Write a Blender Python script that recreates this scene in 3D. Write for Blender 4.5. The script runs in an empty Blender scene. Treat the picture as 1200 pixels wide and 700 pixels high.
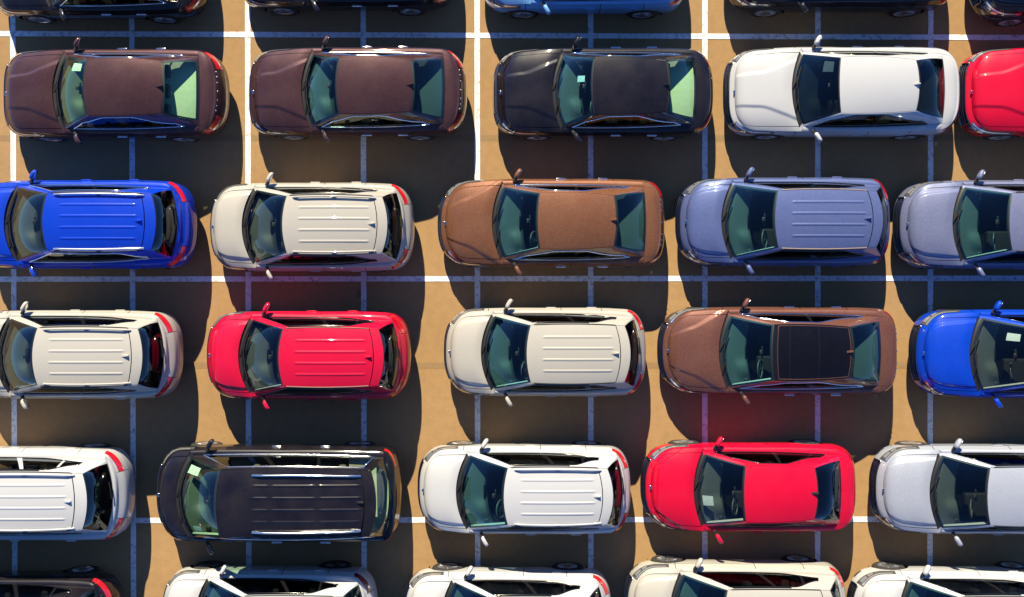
import bpy, bmesh, math, random
import numpy as np
from mathutils import Vector

random.seed(7)
SC = bpy.context.scene
COL = SC.collection
# ------------------------------------------------------------------ camera, sky, sun, exposure
S = 55.0                 # photo pixels per metre on the ground (photo 1200 px wide)
CAM_H = 22.0             # drone height
cam_d = bpy.data.cameras.new('camera')
cam = bpy.data.objects.new('camera', cam_d); COL.objects.link(cam)
cam.location = (0, 0, CAM_H); cam.rotation_euler = (0, 0, 0)
cam_d.sensor_fit = 'HORIZONTAL'; cam_d.sensor_width = 36.0
cam_d.lens = 36.0 * CAM_H * S / 1200.0
cam_d.clip_end = 500.0
SC.camera = cam

SUN_DX, SUN_DY = 0.27, 1.52          # ground shift of a shadow per metre of height (right, down)
sun_vec = Vector((-SUN_DX, SUN_DY, 1.0)).normalized()
sun_el = math.asin(sun_vec.z)
sun_az = math.atan2(sun_vec.x, sun_vec.y)
world = bpy.data.worlds.new('World'); SC.world = world; world.use_nodes = True
wn = world.node_tree; wn.nodes.clear()
sky = wn.nodes.new('ShaderNodeTexSky'); sky.sky_type = 'NISHITA'; sky.sun_disc = False
sky.sun_elevation = sun_el; sky.sun_rotation = sun_az
sky.air_density = 0.5; sky.dust_density = 0.0; sky.ozone_density = 10.0
bg = wn.nodes.new('ShaderNodeBackground'); bg.inputs['Strength'].default_value = 0.12
wo = wn.nodes.new('ShaderNodeOutputWorld')
wn.links.new(sky.outputs[0], bg.inputs[0]); wn.links.new(bg.outputs[0], wo.inputs[0])
sun_d = bpy.data.lights.new('sun', 'SUN'); sun_d.energy = 5.0; sun_d.angle = math.radians(0.5)
sun_d.color = (1.0, 0.88, 0.62)
sun = bpy.data.objects.new('sun', sun_d); COL.objects.link(sun)
sun.rotation_euler = sun_vec.to_track_quat('Z', 'Y').to_euler(); sun.location = (-10, 30, 25)
SC.view_settings.view_transform = 'Standard'; SC.view_settings.look = 'None'
SC.view_settings.exposure = 1.0; SC.view_settings.gamma = 1.0
SC.view_settings.use_curve_mapping = False
SC.render.engine = 'CYCLES'
SC.cycles.max_bounces = 8; SC.cycles.transparent_max_bounces = 16
SC.cycles.caustics_reflective = False; SC.cycles.caustics_refractive = False

def world_xy(px, py, z=0.0):
    k = (1 - z / CAM_H) / S
    return (px - 600.0) * k, (350.0 - py) * k

# ------------------------------------------------------------------ materials
MATS = {}
def lin(c):
    return tuple((v / 255 / 12.92) if v / 255 <= 0.04045 else ((v / 255 + 0.055) / 1.055) ** 2.4 for v in c)
def new_mat(name):
    m = bpy.data.materials.new(name); m.use_nodes = True
    return m, m.node_tree, m.node_tree.nodes['Principled BSDF']
def plain(name, col, rough=0.5, metal=0.0, coat=0.0, spec=0.5, emit=None):
    if name in MATS: return MATS[name]
    m, nt, b = new_mat(name)
    b.inputs['Base Color'].default_value = (*col, 1); b.inputs['Roughness'].default_value = rough
    b.inputs['Metallic'].default_value = metal; b.inputs['Coat Weight'].default_value = coat
    b.inputs['Coat Roughness'].default_value = 0.05; b.inputs['Specular IOR Level'].default_value = spec
    n = nt.nodes.new('ShaderNodeTexNoise'); n.inputs['Scale'].default_value = 14; n.inputs['Detail'].default_value = 4
    t = nt.nodes.new('ShaderNodeTexCoord'); nt.links.new(t.outputs['Object'], n.inputs['Vector'])
    mx = nt.nodes.new('ShaderNodeMix'); mx.data_type = 'RGBA'; mx.blend_type = 'MULTIPLY'
    mx.inputs[0].default_value = 0.35
    mx.inputs[6].default_value = (*col, 1); nt.links.new(n.outputs['Color'], mx.inputs[7])
    bw = nt.nodes.new('ShaderNodeMapRange'); bw.inputs[1].default_value = 0.3; bw.inputs[2].default_value = 0.7
    bw.inputs[3].default_value = 0.75; bw.inputs[4].default_value = 1.1
    nt.links.new(n.outputs['Fac'], bw.inputs[0])
    nt.links.new(bw.outputs[0], mx.inputs[7])
    nt.links.new(mx.outputs[2], b.inputs['Base Color'])
    MATS[name] = m
    return m
def paint(name, col, metal=0.0, rough=0.38, flake=0.25, dust=0.10):
    """car paint: coloured base with flakes, thin film of dust, clear coat"""
    key = 'paint_' + name
    if key in MATS: return MATS[key]
    m, nt, b = new_mat(key); L = nt.links
    tc = nt.nodes.new('ShaderNodeTexCoord')
    fl = nt.nodes.new('ShaderNodeTexWhiteNoise'); fl.noise_dimensions = '3D'
    sc = nt.nodes.new('ShaderNodeVectorMath'); sc.operation = 'SCALE'; sc.inputs['Scale'].default_value = 60
    fr = nt.nodes.new('ShaderNodeVectorMath'); fr.operation = 'FLOOR'
    L.new(tc.outputs['Object'], sc.inputs[0]); L.new(sc.outputs[0], fr.inputs[0]); L.new(fr.outputs[0], fl.inputs[0])
    r1 = nt.nodes.new('ShaderNodeMapRange'); r1.inputs[3].default_value = 1 - flake; r1.inputs[4].default_value = 1 + flake
    L.new(fl.outputs['Value'], r1.inputs[0])
    big = nt.nodes.new('ShaderNodeTexNoise'); big.inputs['Scale'].default_value = 2.3; big.inputs['Detail'].default_value = 5
    L.new(tc.outputs['Object'], big.inputs['Vector'])
    r2 = nt.nodes.new('ShaderNodeMapRange'); r2.inputs[1].default_value = 0.3; r2.inputs[2].default_value = 0.75
    r2.inputs[3].default_value = 0.0; r2.inputs[4].default_value = dust
    L.new(big.outputs['Fac'], r2.inputs[0])
    mul = nt.nodes.new('ShaderNodeMix'); mul.data_type = 'RGBA'; mul.blend_type = 'MULTIPLY'; mul.inputs[0].default_value = 1
    mul.inputs[6].default_value = (*col, 1); L.new(r1.outputs[0], mul.inputs[7])
    du = nt.nodes.new('ShaderNodeMix'); du.data_type = 'RGBA'
    du.inputs[7].default_value = (0.36, 0.29, 0.22, 1); L.new(mul.outputs[2], du.inputs[6]); L.new(r2.outputs[0], du.inputs[0])
    L.new(du.outputs[2], b.inputs['Base Color'])
    rr = nt.nodes.new('ShaderNodeMapRange'); rr.inputs[3].default_value = rough; rr.inputs[4].default_value = rough + 0.15
    L.new(big.outputs['Fac'], rr.inputs[0]); L.new(rr.outputs[0], b.inputs['Roughness'])
    b.inputs['Metallic'].default_value = metal
    b.inputs['Specular IOR Level'].default_value = 0.12
    b.inputs['Coat Weight'].default_value = 1.0; b.inputs['Coat Roughness'].default_value = 0.03
    MATS[key] = m
    return m
def glass(name, tint, refl=1.0):
    key = 'glass_' + name
    if key in MATS: return MATS[key]
    m = bpy.data.materials.new(key); m.use_nodes = True; nt = m.node_tree; nt.nodes.clear(); L = nt.links
    o = nt.nodes.new('ShaderNodeOutputMaterial'); mx = nt.nodes.new('ShaderNodeMixShader')
    tr = nt.nodes.new('ShaderNodeBsdfTransparent'); tr.inputs[0].default_value = (*tint, 1)
    gl = nt.nodes.new('ShaderNodeBsdfGlossy'); gl.inputs['Roughness'].default_value = 0.02
    gl.inputs['Color'].default_value = (0.9, 0.97, 1.0, 1)
    lw = nt.nodes.new('ShaderNodeLayerWeight'); lw.inputs[0].default_value = 0.5
    f = nt.nodes.new('ShaderNodeMath'); f.operation = 'POWER'; f.inputs[1].default_value = 4.0
    L.new(lw.outputs['Facing'], f.inputs[0])
    mm = nt.nodes.new('ShaderNodeMath'); mm.operation = 'MULTIPLY_ADD'; mm.inputs[1].default_value = 0.9; mm.inputs[2].default_value = 0.04 * refl; mm.use_clamp = True
    n = nt.nodes.new('ShaderNodeTexNoise'); n.inputs['Scale'].default_value = 1.3
    bp = nt.nodes.new('ShaderNodeBump'); bp.inputs['Strength'].default_value = 0.02; bp.inputs['Distance'].default_value = 0.2
    L.new(n.outputs['Fac'], bp.inputs['Height']); L.new(bp.outputs[0], gl.inputs['Normal'])
    L.new(f.outputs[0], mm.inputs[0]); L.new(mm.outputs[0], mx.inputs[0])
    L.new(tr.outputs[0], mx.inputs[1]); L.new(gl.outputs[0], mx.inputs[2]); L.new(mx.outputs[0], o.inputs[0])
    MATS[key] = m
    return m
def ground_mat():
    m, nt, b = new_mat('ground_tan_asphalt'); L = nt.links
    tc = nt.nodes.new('ShaderNodeTexCoord')
    def noise(scale, detail, rough=0.55):
        n = nt.nodes.new('ShaderNodeTexNoise'); n.inputs['Scale'].default_value = scale
        n.inputs['Detail'].default_value = detail; n.inputs['Roughness'].default_value = rough
        L.new(tc.outputs['Object'], n.inputs['Vector']); return n
    a = noise(0.45, 6); c = noise(6.0, 8, 0.65); d = noise(55.0, 4, 0.7)
    r = nt.nodes.new('ShaderNodeValToRGB'); L.new(a.outputs['Fac'], r.inputs[0])
    r.color_ramp.elements[0].position = 0.3; r.color_ramp.elements[0].color = (0.330, 0.202, 0.092, 1)
    r.color_ramp.elements[1].position = 0.72; r.color_ramp.elements[1].color = (0.375, 0.234, 0.112, 1)
    def mulrange(src, lo, hi, prev, p0=0.3, p1=0.7):
        k = nt.nodes.new('ShaderNodeMapRange'); k.inputs[1].default_value = p0; k.inputs[2].default_value = p1
        k.inputs[3].default_value = lo; k.inputs[4].default_value = hi; L.new(src, k.inputs[0])
        x = nt.nodes.new('ShaderNodeMix'); x.data_type = 'RGBA'; x.blend_type = 'MULTIPLY'; x.inputs[0].default_value = 1
        L.new(prev, x.inputs[6]); L.new(k.outputs[0], x.inputs[7]); return x.outputs[2]
    o = mulrange(c.outputs['Fac'], 0.9, 1.07, r.outputs[0])
    o = mulrange(d.outputs['Fac'], 0.84, 1.14, o)
    # oil spots
    v = nt.nodes.new('ShaderNodeTexVoronoi'); v.inputs['Scale'].default_value = 0.55; L.new(tc.outputs['Object'], v.inputs['Vector'])
    o = mulrange(v.outputs['Distance'], 0.62, 1.0, o, 0.02, 0.075)
    L.new(o, b.inputs['Base Color']); b.inputs['Roughness'].default_value = 0.9
    b.inputs['Specular IOR Level'].default_value = 0.25
    bp = nt.nodes.new('ShaderNodeBump'); bp.inputs['Strength'].default_value = 0.3; bp.inputs['Distance'].default_value = 0.01
    L.new(d.outputs['Fac'], bp.inputs['Height']); L.new(bp.outputs[0], b.inputs['Normal'])
    return m
def line_mat():
    m, nt, b = new_mat('line_paint'); L = nt.links
    tc = nt.nodes.new('ShaderNodeTexCoord')
    n = nt.nodes.new('ShaderNodeTexNoise'); n.inputs['Scale'].default_value = 9; n.inputs['Detail'].default_value = 9
    n.inputs['Roughness'].default_value = 0.75
    L.new(tc.outputs['Object'], n.inputs['Vector'])
    r = nt.nodes.new('ShaderNodeValToRGB'); L.new(n.outputs['Fac'], r.inputs[0])
    e = r.color_ramp.elements
    e[0].position = 0.34; e[0].color = (0.34, 0.29, 0.23, 1); e[1].position = 0.50; e[1].color = (0.84, 0.85, 0.88, 1)
    L.new(r.outputs[0], b.inputs['Base Color']); b.inputs['Roughness'].default_value = 0.7
    return m

# ------------------------------------------------------------------ mesh helpers
def grid_faces(ni, nj, flip=False):
    i = np.arange(ni - 1)[:, None]; j = np.arange(nj - 1)[None, :]
    a = i * nj + j; b = a + nj; c = b + 1; d = a + 1
    f = np.stack([a, b, c, d], -1).reshape(-1, 4)
    return f[:, ::-1] if flip else f
def mesh_from(name, V, F, mat, smooth=True):
    me = bpy.data.meshes.new(name)
    V = np.asarray(V, dtype=np.float32).reshape(-1, 3); F = np.asarray(F, dtype=np.int32)
    me.vertices.add(len(V)); me.vertices.foreach_set('co', V.ravel())
    me.loops.add(F.size); me.loops.foreach_set('vertex_index', F.ravel())
    me.polygons.add(len(F))
    me.polygons.foreach_set('loop_start', np.arange(0, F.size, 4, dtype=np.int32))
    me.polygons.foreach_set('loop_total', np.full(len(F), 4, dtype=np.int32))
    me.polygons.foreach_set('use_smooth', np.full(len(F), smooth))
    me.update(calc_edges=True); me.validate()
    if mat: me.materials.append(mat)
    return me
def link(name, me, parent=None, loc=(0, 0, 0), rot=(0, 0, 0), scale=(1, 1, 1)):
    o = bpy.data.objects.new(name, me); COL.objects.link(o)
    o.location = loc; o.rotation_euler = rot; o.scale = scale; o.parent = parent
    return o
def bm_mesh(name, build, mat, smooth=True):
    bm = bmesh.new(); build(bm); me = bpy.data.meshes.new(name); bm.to_mesh(me); bm.free()
    for p in me.polygons: p.use_smooth = smooth
    if mat: me.materials.append(mat)
    return me
def rounded_box(bm, size, loc=(0, 0, 0), bev=0.03, seg=3):
    r = bmesh.ops.create_cube(bm, size=1.0)
    for v in r['verts']: v.co = Vector((v.co.x * size[0] + loc[0], v.co.y * size[1] + loc[1], v.co.z * size[2] + loc[2]))
    ed = list({e for v in r['verts'] for e in v.link_edges})
    bmesh.ops.bevel(bm, geom=ed, offset=bev, segments=seg, profile=0.6, affect='EDGES')
def tube(P, r, n=8):
    """closed-profile tube along points P"""
    P = np.asarray(P, float); T = np.gradient(P, axis=0); T /= np.linalg.norm(T, axis=1)[:, None] + 1e-9
    up = np.array([0, 0, 1.0]); A = np.cross(T, up); A /= np.linalg.norm(A, axis=1)[:, None] + 1e-9; B = np.cross(A, T)
    th = np.linspace(0, 2 * np.pi, n + 1)
    r = np.broadcast_to(np.asarray(r, float), (len(P),))
    V = P[:, None] + r[:, None, None] * (A[:, None] * np.cos(th)[None, :, None] + B[:, None] * np.sin(th)[None, :, None])
    return V.reshape(-1, 3), grid_faces(len(P), n + 1)
def merge(parts):
    V = []; F = []; o = 0
    for v, f in parts:
        v = np.asarray(v).reshape(-1, 3); V.append(v); F.append(np.asarray(f) + o); o += len(v)
    return np.concatenate(V), np.concatenate(F)
def sstep(a, b, x):
    t = np.clip((x - a) / (b - a), 0, 1); return t * t * (3 - 2 * t)
def pchip(xk, yk, x):
    """monotone cubic through knots"""
    xk = np.asarray(xk, float); yk = np.asarray(yk, float); h = np.diff(xk); d = np.diff(yk) / h
    m = np.zeros_like(yk); m[0] = d[0]; m[-1] = d[-1]
    for i in range(1, len(xk) - 1):
        if d[i - 1] * d[i] > 0:
            w1 = 2 * h[i] + h[i - 1]; w2 = h[i] + 2 * h[i - 1]
            m[i] = (w1 + w2) / (w1 / d[i - 1] + w2 / d[i])
    x = np.clip(x, xk[0], xk[-1]); i = np.clip(np.searchsorted(xk, x) - 1, 0, len(h) - 1)
    t = (x - xk[i]) / h[i]
    return ((2 * t**3 - 3 * t**2 + 1) * yk[i] + (t**3 - 2 * t**2 + t) * h[i] * m[i]
            + (-2 * t**3 + 3 * t**2) * yk[i + 1] + (t**3 - t**2) * h[i] * m[i + 1])

BLACK = plain('black_plastic', (0.012, 0.012, 0.013), 0.55)
LINER = plain('dark_lining', (0.010, 0.010, 0.011), 0.9, spec=0.1)
TRIM = plain('gloss_black_trim', (0.008, 0.008, 0.009), 0.15, coat=0.5)
CHROME = plain('chrome', (0.82, 0.83, 0.85), 0.12, metal=1.0)
DCHROME = plain('dark_chrome', (0.30, 0.30, 0.31), 0.22, metal=1.0)
ALLOY = plain('alloy_wheel', (0.62, 0.62, 0.64), 0.3, metal=0.9)
DALLOY = plain('dark_alloy_wheel', (0.16, 0.16, 0.18), 0.3, metal=0.9)
RUBBER = plain('tyre_rubber', (0.022, 0.021, 0.021), 0.85)
LAMP = plain('headlight_reflector', (0.72, 0.75, 0.80), 0.18, metal=0.75, coat=1.0)
LENSDK = plain('headlight_bezel', (0.07, 0.07, 0.075), 0.2, coat=1.0)
RED = plain('taillight_lens', (0.62, 0.008, 0.02), 0.25, coat=1.0)
DKRED = plain('taillight_dark_lens', (0.16, 0.004, 0.01), 0.2, coat=1.0)
SEATM = plain('seat_black', (0.028, 0.028, 0.030), 0.7)
SEATL = plain('seat_grey', (0.20, 0.19, 0.17), 0.7)
DASHM = plain('dash_grey', (0.075, 0.085, 0.082), 0.65)
SHELFL = plain('parcel_shelf_pale', (0.62, 0.60, 0.52), 0.8)
SHELFD = plain('parcel_shelf_dark', (0.065, 0.07, 0.07), 0.8)
PAPER = plain('paper_white', (0.75, 0.76, 0.72), 0.8)
RAILM = plain('rail_aluminium', (0.66, 0.66, 0.66), 0.3, metal=0.9)
SUNROOF = paint('sunroof_glass', (0.004, 0.003, 0.004), rough=0.15, flake=0.4, dust=0.004)
PLATE = plain('plate_white', (0.7, 0.7, 0.68), 0.5)

# ------------------------------------------------------------------ shared small meshes
def mk_tyre(R=0.335, w=0.225):
    prof = [(0.205, -w/2 + .01), (0.225, -w/2), (R - .05, -w/2 - .004), (R - .012, -w/2 + .02), (R, -w/2 + .05), (R, 0), (R, w/2 - .05),
            (R - .012, w/2 - .02), (R - .05, w/2 + .004), (0.225, w/2), (0.205, w/2 - .01)]
    th = np.linspace(0, 2 * np.pi, 41)
    V = np.array([[(r * math.cos(t), y, r * math.sin(t)) for r, y in prof] for t in th])
    return mesh_from('tyre', V, grid_faces(41, len(prof)), RUBBER)
def mk_rim(spokes, mat):
    def build(bm):
        # outer face is +y
        th = np.linspace(0, 2 * np.pi, 37)
        prof = [(0.228, 0.105), (0.215, 0.112), (0.198, 0.098), (0.195, -0.08), (0.05, -0.02), (0.0, -0.02)]
        rings = [[bm.verts.new((r * math.cos(t), y, r * math.sin(t))) for t in th[:-1]] for r, y in prof[:-1]]
        for a, b in zip(rings[:-1], rings[1:]):
            for k in range(36): bm.faces.new((a[k], b[k], b[(k+1) % 36], a[(k+1) % 36]))
        bm.faces.new(rings[-1])
        for k in range(spokes):
            a = 2 * math.pi * k / spokes; ca, sa = math.cos(a), math.sin(a)
            def P(r, w, y): return bm.verts.new((r * ca - w * sa, y, r * sa + w * ca))
            v = [P(.03, -.028, .09), P(.03, .028, .09), P(.205, .016, .106), P(.205, -.016, .106),
                 P(.03, -.036, .05), P(.03, .036, .05), P(.205, .024, .07), P(.205, -.024, .07)]
            for f in ((0,1,2,3), (0,3,7,4), (1,5,6,2), (2,6,7,3)): bm.faces.new([v[q] for q in f])
        r = bmesh.ops.create_circle(bm, cap_ends=True, segments=14, radius=0.05)
        for v in r['verts']: v.co = Vector((v.co.x, 0.098, v.co.y))
    return bm_mesh('rim', build, mat, smooth=False)
TYRE = mk_tyre()
RIMS = [mk_rim(5, ALLOY), mk_rim(10, ALLOY), mk_rim(10, DALLOY)]
HANDLE = bm_mesh('door_handle', lambda bm: rounded_box(bm, (0.20, 0.032, 0.030), bev=0.012), None)
def _hand(mat):
    k = 'handle_' + mat.name
    if k not in bpy.data.meshes:
        me = HANDLE.copy(); me.name = k; me.materials.append(mat)
    return bpy.data.meshes[k]
def mk_mirror(mat):
    k = 'mirror_' + mat.name
    if k in bpy.data.meshes: return bpy.data.meshes[k]
    def build(bm):
        bmesh.ops.create_uvsphere(bm, u_segments=20, v_segments=12, radius=1.0)
        for v in bm.verts:
            x, y, z = v.co
            sx = 0.060 if x < 0 else 0.028              # rounded front, flatter glass side (rear)
            sq = lambda q: math.copysign(abs(q) ** 0.72, q)
            v.co = Vector((sq(x) * sx, sq(y) * 0.112, sq(z) * 0.078 * (1 - 0.22 * y)))
    me = bm_mesh(k, build, mat); return me
MIRGLASS = bm_mesh('mirror_glass', lambda bm: rounded_box(bm, (0.008, 0.19, 0.115), bev=0.003, seg=1), CHROME)
STALK = bm_mesh('mirror_stalk', lambda bm: rounded_box(bm, (0.07, 0.12, 0.03), bev=0.012), BLACK)
def _seat(mat):
    def build(bm):
        rounded_box(bm, (0.50, 0.50, 0.16), (0, 0, 0.08), 0.05)
        r = bmesh.ops.create_cube(bm, size=1.0)
        for v in r['verts']:
            x, y, z = v.co
            v.co = Vector((0.27 + x * 0.13 + (z + .5) * 0.17, y * (0.48 - 0.08 * (z + .5)), 0.14 + (z + .5) * 0.52))
        ed = list({e for v in r['verts'] for e in v.link_edges})
        bmesh.ops.bevel(bm, geom=ed, offset=0.045, segments=3, profile=0.6, affect='EDGES')
    return bm_mesh('seat_' + mat.name, build, mat)
SEATS = {m.name: _seat(m) for m in (SEATM, SEATL)}
HEADR = {m.name: bm_mesh('headrest_' + m.name, lambda bm: rounded_box(bm, (0.10, 0.26, 0.17), bev=0.04), m) for m in (SEATM, SEATL)}
def _bench(bm):
    rounded_box(bm, (0.48, 1.26, 0.16), (0, 0, 0.08), 0.05)
    rounded_box(bm, (0.16, 1.26, 0.50), (0.29, 0, 0.36), 0.05)
BENCH = {m.name: bm_mesh('bench_' + m.name, _bench, m) for m in (SEATM, SEATL)}
def _wheel_st(bm):
    R, r = 0.185, 0.017
    vs = [[bm.verts.new(((R + r * math.cos(b)) * math.cos(a), (R + r * math.cos(b)) * math.sin(a), r * math.sin(b)))
           for b in np.linspace(0, 2 * np.pi, 9)[:-1]] for a in np.linspace(0, 2 * np.pi, 29)[:-1]]
    for i in range(28):
        for j in range(8): bm.faces.new((vs[i][j], vs[(i+1) % 28][j], vs[(i+1) % 28][(j+1) % 8], vs[i][(j+1) % 8]))
    rounded_box(bm, (0.10, 0.13, 0.04), (0, 0, -0.02), 0.015, 2)
    rounded_box(bm, (0.03, 0.34, 0.018), (0, 0, -0.01), 0.006, 1)
    rounded_box(bm, (0.17, 0.03, 0.018), (0.09, 0, -0.01), 0.006, 1)
STEER = bm_mesh('steering_wheel', _wheel_st, plain('steering_leather', (0.07, 0.07, 0.07), 0.5))
def _fin(bm):
    L_, H_, w = 0.19, 0.075, 0.032
    pts = [(-.10, 0), (-.04, .022), (.03, .055), (.075, H_), (.088, .06), (.095, 0)]
    a = [bm.verts.new((x, -w * (1 - z / H_ * .8), z)) for x, z in pts]; b = [bm.verts.new((x, w * (1 - z / H_ * .8), z)) for x, z in pts]
    bm.faces.new(a); bm.faces.new(b[::-1])
    for k in range(len(pts)):
        q = (k + 1) % len(pts); bm.faces.new((a[q], a[k], b[k], b[q]))
def mk_fin(mat):
    k = 'fin_' + mat.name
    return bpy.data.meshes.get(k) or bm_mesh(k, _fin, mat, smooth=False)

# ------------------------------------------------------------------ the car builder
SEDAN = dict(H=1.44, W=1.82, znose=0.72, zcowl=0.965, ztrunk=1.03, ztail=0.93, zbelt=0.90, zbeltr=0.95,
             cowl=0.262, roof0=0.435, roof1=0.765, back=0.905, yroof=0.575, yA=0.755, yD=0.70, kc=0.21,
             af=0.74, ar=0.62, nf=3.3, nr=2.7, tuckf=0.16, tuckr=0.10, spoiler=None, win_end=0.90, ws=1)
SUV = dict(H=1.63, W=1.82, znose=0.86, zcowl=1.07, ztrunk=1.06, ztail=0.98, zbelt=0.99, zbeltr=1.06,
           cowl=0.185, roof0=0.413, roof1=0.885, back=0.955, yroof=0.59, yA=0.775, yD=0.72, kc=0.25,
           af=0.66, ar=0.52, nf=2.5, nr=2.6, tuckf=0.14, tuckr=0.15, spoiler=0.90, win_end=0.885, ws=1)
VAN = dict(H=1.86, W=1.98, znose=0.92, zcowl=1.09, ztrunk=1.05, ztail=1.0, zbelt=1.0, zbeltr=1.04,
           cowl=0.105, roof0=0.315, roof1=0.915, back=0.968, yroof=0.68, yA=0.83, yD=0.80, kc=0.28,
           af=0.62, ar=0.40, nf=2.3, nr=3.0, tuckf=0.14, tuckr=0.07, spoiler=0.93, win_end=0.95, ws=1)

class Car:
    def __init__(self, kind, name, label, cat, box, colour, **kw):
        base = dict(SEDAN=SEDAN, SUV=SUV, VAN=VAN)[kind].copy()
        opt = {k: kw.pop(k) for k in list(kw) if k not in base}
        base.update(kw); self.p = p = base; self.kind = kind; self.opt = opt
        x0, x1, yc = box
        zr = 0.62
        X0, Y = world_xy(x0, yc, zr); X1, _ = world_xy(x1, yc, zr)
        p['L'] = L = X1 - X0
        self.root = bpy.data.objects.new(name, None); COL.objects.link(self.root)
        self.root.location = ((X0 + X1) / 2, Y, 0); self.root.rotation_euler = (0, 0, math.radians(opt.get('yaw', 0)))
        self.root.empty_display_size = 0.5
        self.root['label'] = label; self.root['category'] = cat; self.root['group'] = 'cars parked in rows on the lot'
        self.paint = colour
        self.g = 0.006
        self.setup(); self.build()
    # ---------- geometry functions (x from front -L/2 to rear +L/2, half side y>0)
    def setup(self):
        p = self.p; L = p['L']; self.xf = -L / 2; self.xr = L / 2
        fx = lambda f: self.xf + f * L
        self.x_cowl = fx(p['cowl']); self.x_r0 = fx(p['roof0']); self.x_r1 = fx(p['roof1']); self.x_bk = fx(p['back'])
        self.xs0 = self.xf + p['af']; self.xs1 = self.xr - p['ar']
        # cowl and back corners sit on the side outline
        self.x_co = self.x_cowl + p['kc']                       # outline corner of the cowl line
        self.x_bo = min(self.x_bk - (0.05 if self.kind == 'SEDAN' else 0.15), self.xr - 0.12)
        self.s_c = self.s_of_x(self.x_co); self.s_b = self.s_of_x(self.x_bo)
        self.sc_f = 0.56; self.sc_r = 3 - 0.56
        if self.s_b > self.sc_r: self.sc_r = min(2.93, self.s_b + 0.22)
        A = self.ring(np.array(self.s_c), np.array(1.0)); D = self.ring(np.array(self.s_b), np.array(1.0))
        self.A = np.array([self.x_co + 0.05, min(p['yA'], A[1] - 0.05), A[2] + 0.02])
        self.D = np.array([self.x_bo + 0.02, min(p['yD'], D[1] - 0.05), D[2] + 0.03])
        ys = p['yroof']
        self.RA = np.array([self.x_r0 + 0.06, ys, p['H'] - 0.085]); self.RB = np.array([self.x_r1 - (0.03 if self.kind == 'SEDAN' else .07), ys - 0.02, p['H'] - 0.115])
        if self.kind == 'SEDAN': self.RB[1] = ys - 0.05; self.RB[2] = p['H'] - 0.11
        self.wr = 0.335; self.xw0 = self.xf + (0.90 if self.kind != 'VAN' else 0.95); self.xw1 = self.xr - (0.98 if self.kind == 'SEDAN' else 0.90)
        self.R_arch = 0.395
    def w_side(self, x):
        p = self.p; m = (self.xs0 + self.xs1) / 2; h = (self.xs1 - self.xs0) / 2
        u = (x - m) / h
        return p['W'] / 2 * (1 - 0.028 * np.abs(u) ** 3 - 0.006 * np.exp(-(u / 0.35) ** 2))
    def s_of_x(self, x):
        p = self.p
        if x < self.xs0:
            c = 1 - (x - self.xf) / p['af']; return math.acos(max(0, min(1, c)) ** (p['nf'] / 2)) / (math.pi / 2)
        if x > self.xs1:
            c = 1 - (self.xr - x) / p['ar']; return 3 - math.acos(max(0, min(1, c)) ** (p['nr'] / 2)) / (math.pi / 2)
        return 1 + (x - self.xs0) / (self.xs1 - self.xs0)
    def outline(self, s):
        p = self.p; s = np.clip(np.asarray(s, float), 0, 3)
        ph = np.clip(s, 0, 1) * np.pi / 2; pr = np.clip(3 - s, 0, 1) * np.pi / 2
        xf = self.xf + p['af'] * (1 - np.cos(ph).clip(0) ** (2 / p['nf'])); yf = self.w_side(self.xs0) * np.sin(ph).clip(0) ** (2 / p['nf'])
        xr = self.xr - p['ar'] * (1 - np.cos(pr).clip(0) ** (2 / p['nr'])); yr = self.w_side(self.xs1) * np.sin(pr).clip(0) ** (2 / p['nr'])
        xm = self.xs0 + (s - 1) * (self.xs1 - self.xs0); ym = self.w_side(xm)
        x = np.where(s <= 1, xf, np.where(s >= 2, xr, xm)); y = np.where(s <= 1, yf, np.where(s >= 2, yr, ym))
        return x, y
    def z_top(self, x):
        p = self.p
        return pchip([self.xf, self.xf + .18, self.xf + .55, self.x_co, self.x_co + .5, self.x_bo - .3, self.x_bo, self.xr - .05, self.xr],
                     [p['znose'] - .05, p['znose'], p['znose'] + .07 * (p['zbelt'] - p['znose']) / .18, p['zbelt'], p['zbelt'] + .005, p['zbeltr'] - .01, p['zbeltr'],
                      p['ztail'] + .0, p['ztail'] - .02], x)
    def ring(self, s, t, extra=0.0):
        s = np.asarray(s, float); t = np.asarray(t, float); s, t = np.broadcast_arrays(s, t)
        p = self.p; e = 0.004
        x, y = self.outline(s); xa, ya = self.outline(s - e); xb, yb = self.outline(s + e)
        tx, ty = xb - xa, yb - ya
        tx = np.where(s < e, 0, tx); tx = np.where(s > 3 - e, 0, tx)
        ty = np.where(s < e, 1, ty); ty = np.where(s > 3 - e, -1, ty)
        n = np.sqrt(tx**2 + ty**2) + 1e-9; nx, ny = -ty / n, tx / n
        kt = [0, .12, .3, .55, .8, 1]
        side = pchip(kt, [.10, .045, .012, 0, .010, .055], t) - 0.010 * np.exp(-((t - .80) / .05) ** 2)
        fr = pchip(kt, [.11, .03, 0, .012, .05, p['tuckf']], t); rr = pchip(kt, [.13, .045, 0, .006, .04, p['tuckr']], t)
        wf = sstep(1.15, .45, s); wr = sstep(1.9, 2.5, s)
        o = side * (1 - wf - wr) + fr * wf + rr * wr - extra
        z0 = 0.20 + 0.02 * wf + 0.05 * wr
        zt = self.z_top(x)
        return np.stack([x - nx * o, y - ny * o, z0 + (zt - z0) * t], -1)
    def coons(self, c0, c1, d0, d1, a, b):
        """c0(a) at b=0, c1(a) at b=1, d0(b) at a=0, d1(b) at a=1"""
        A = a[..., None]; B = b[..., None]; one = np.ones_like(a); zero = np.zeros_like(a)
        return ((1 - B) * c0(a) + B * c1(a) + (1 - A) * d0(b) + A * d1(b)
                - ((1 - A) * (1 - B) * c0(zero) + A * (1 - B) * c0(one) + (1 - A) * B * c1(zero) + A * B * c1(one)))
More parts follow.
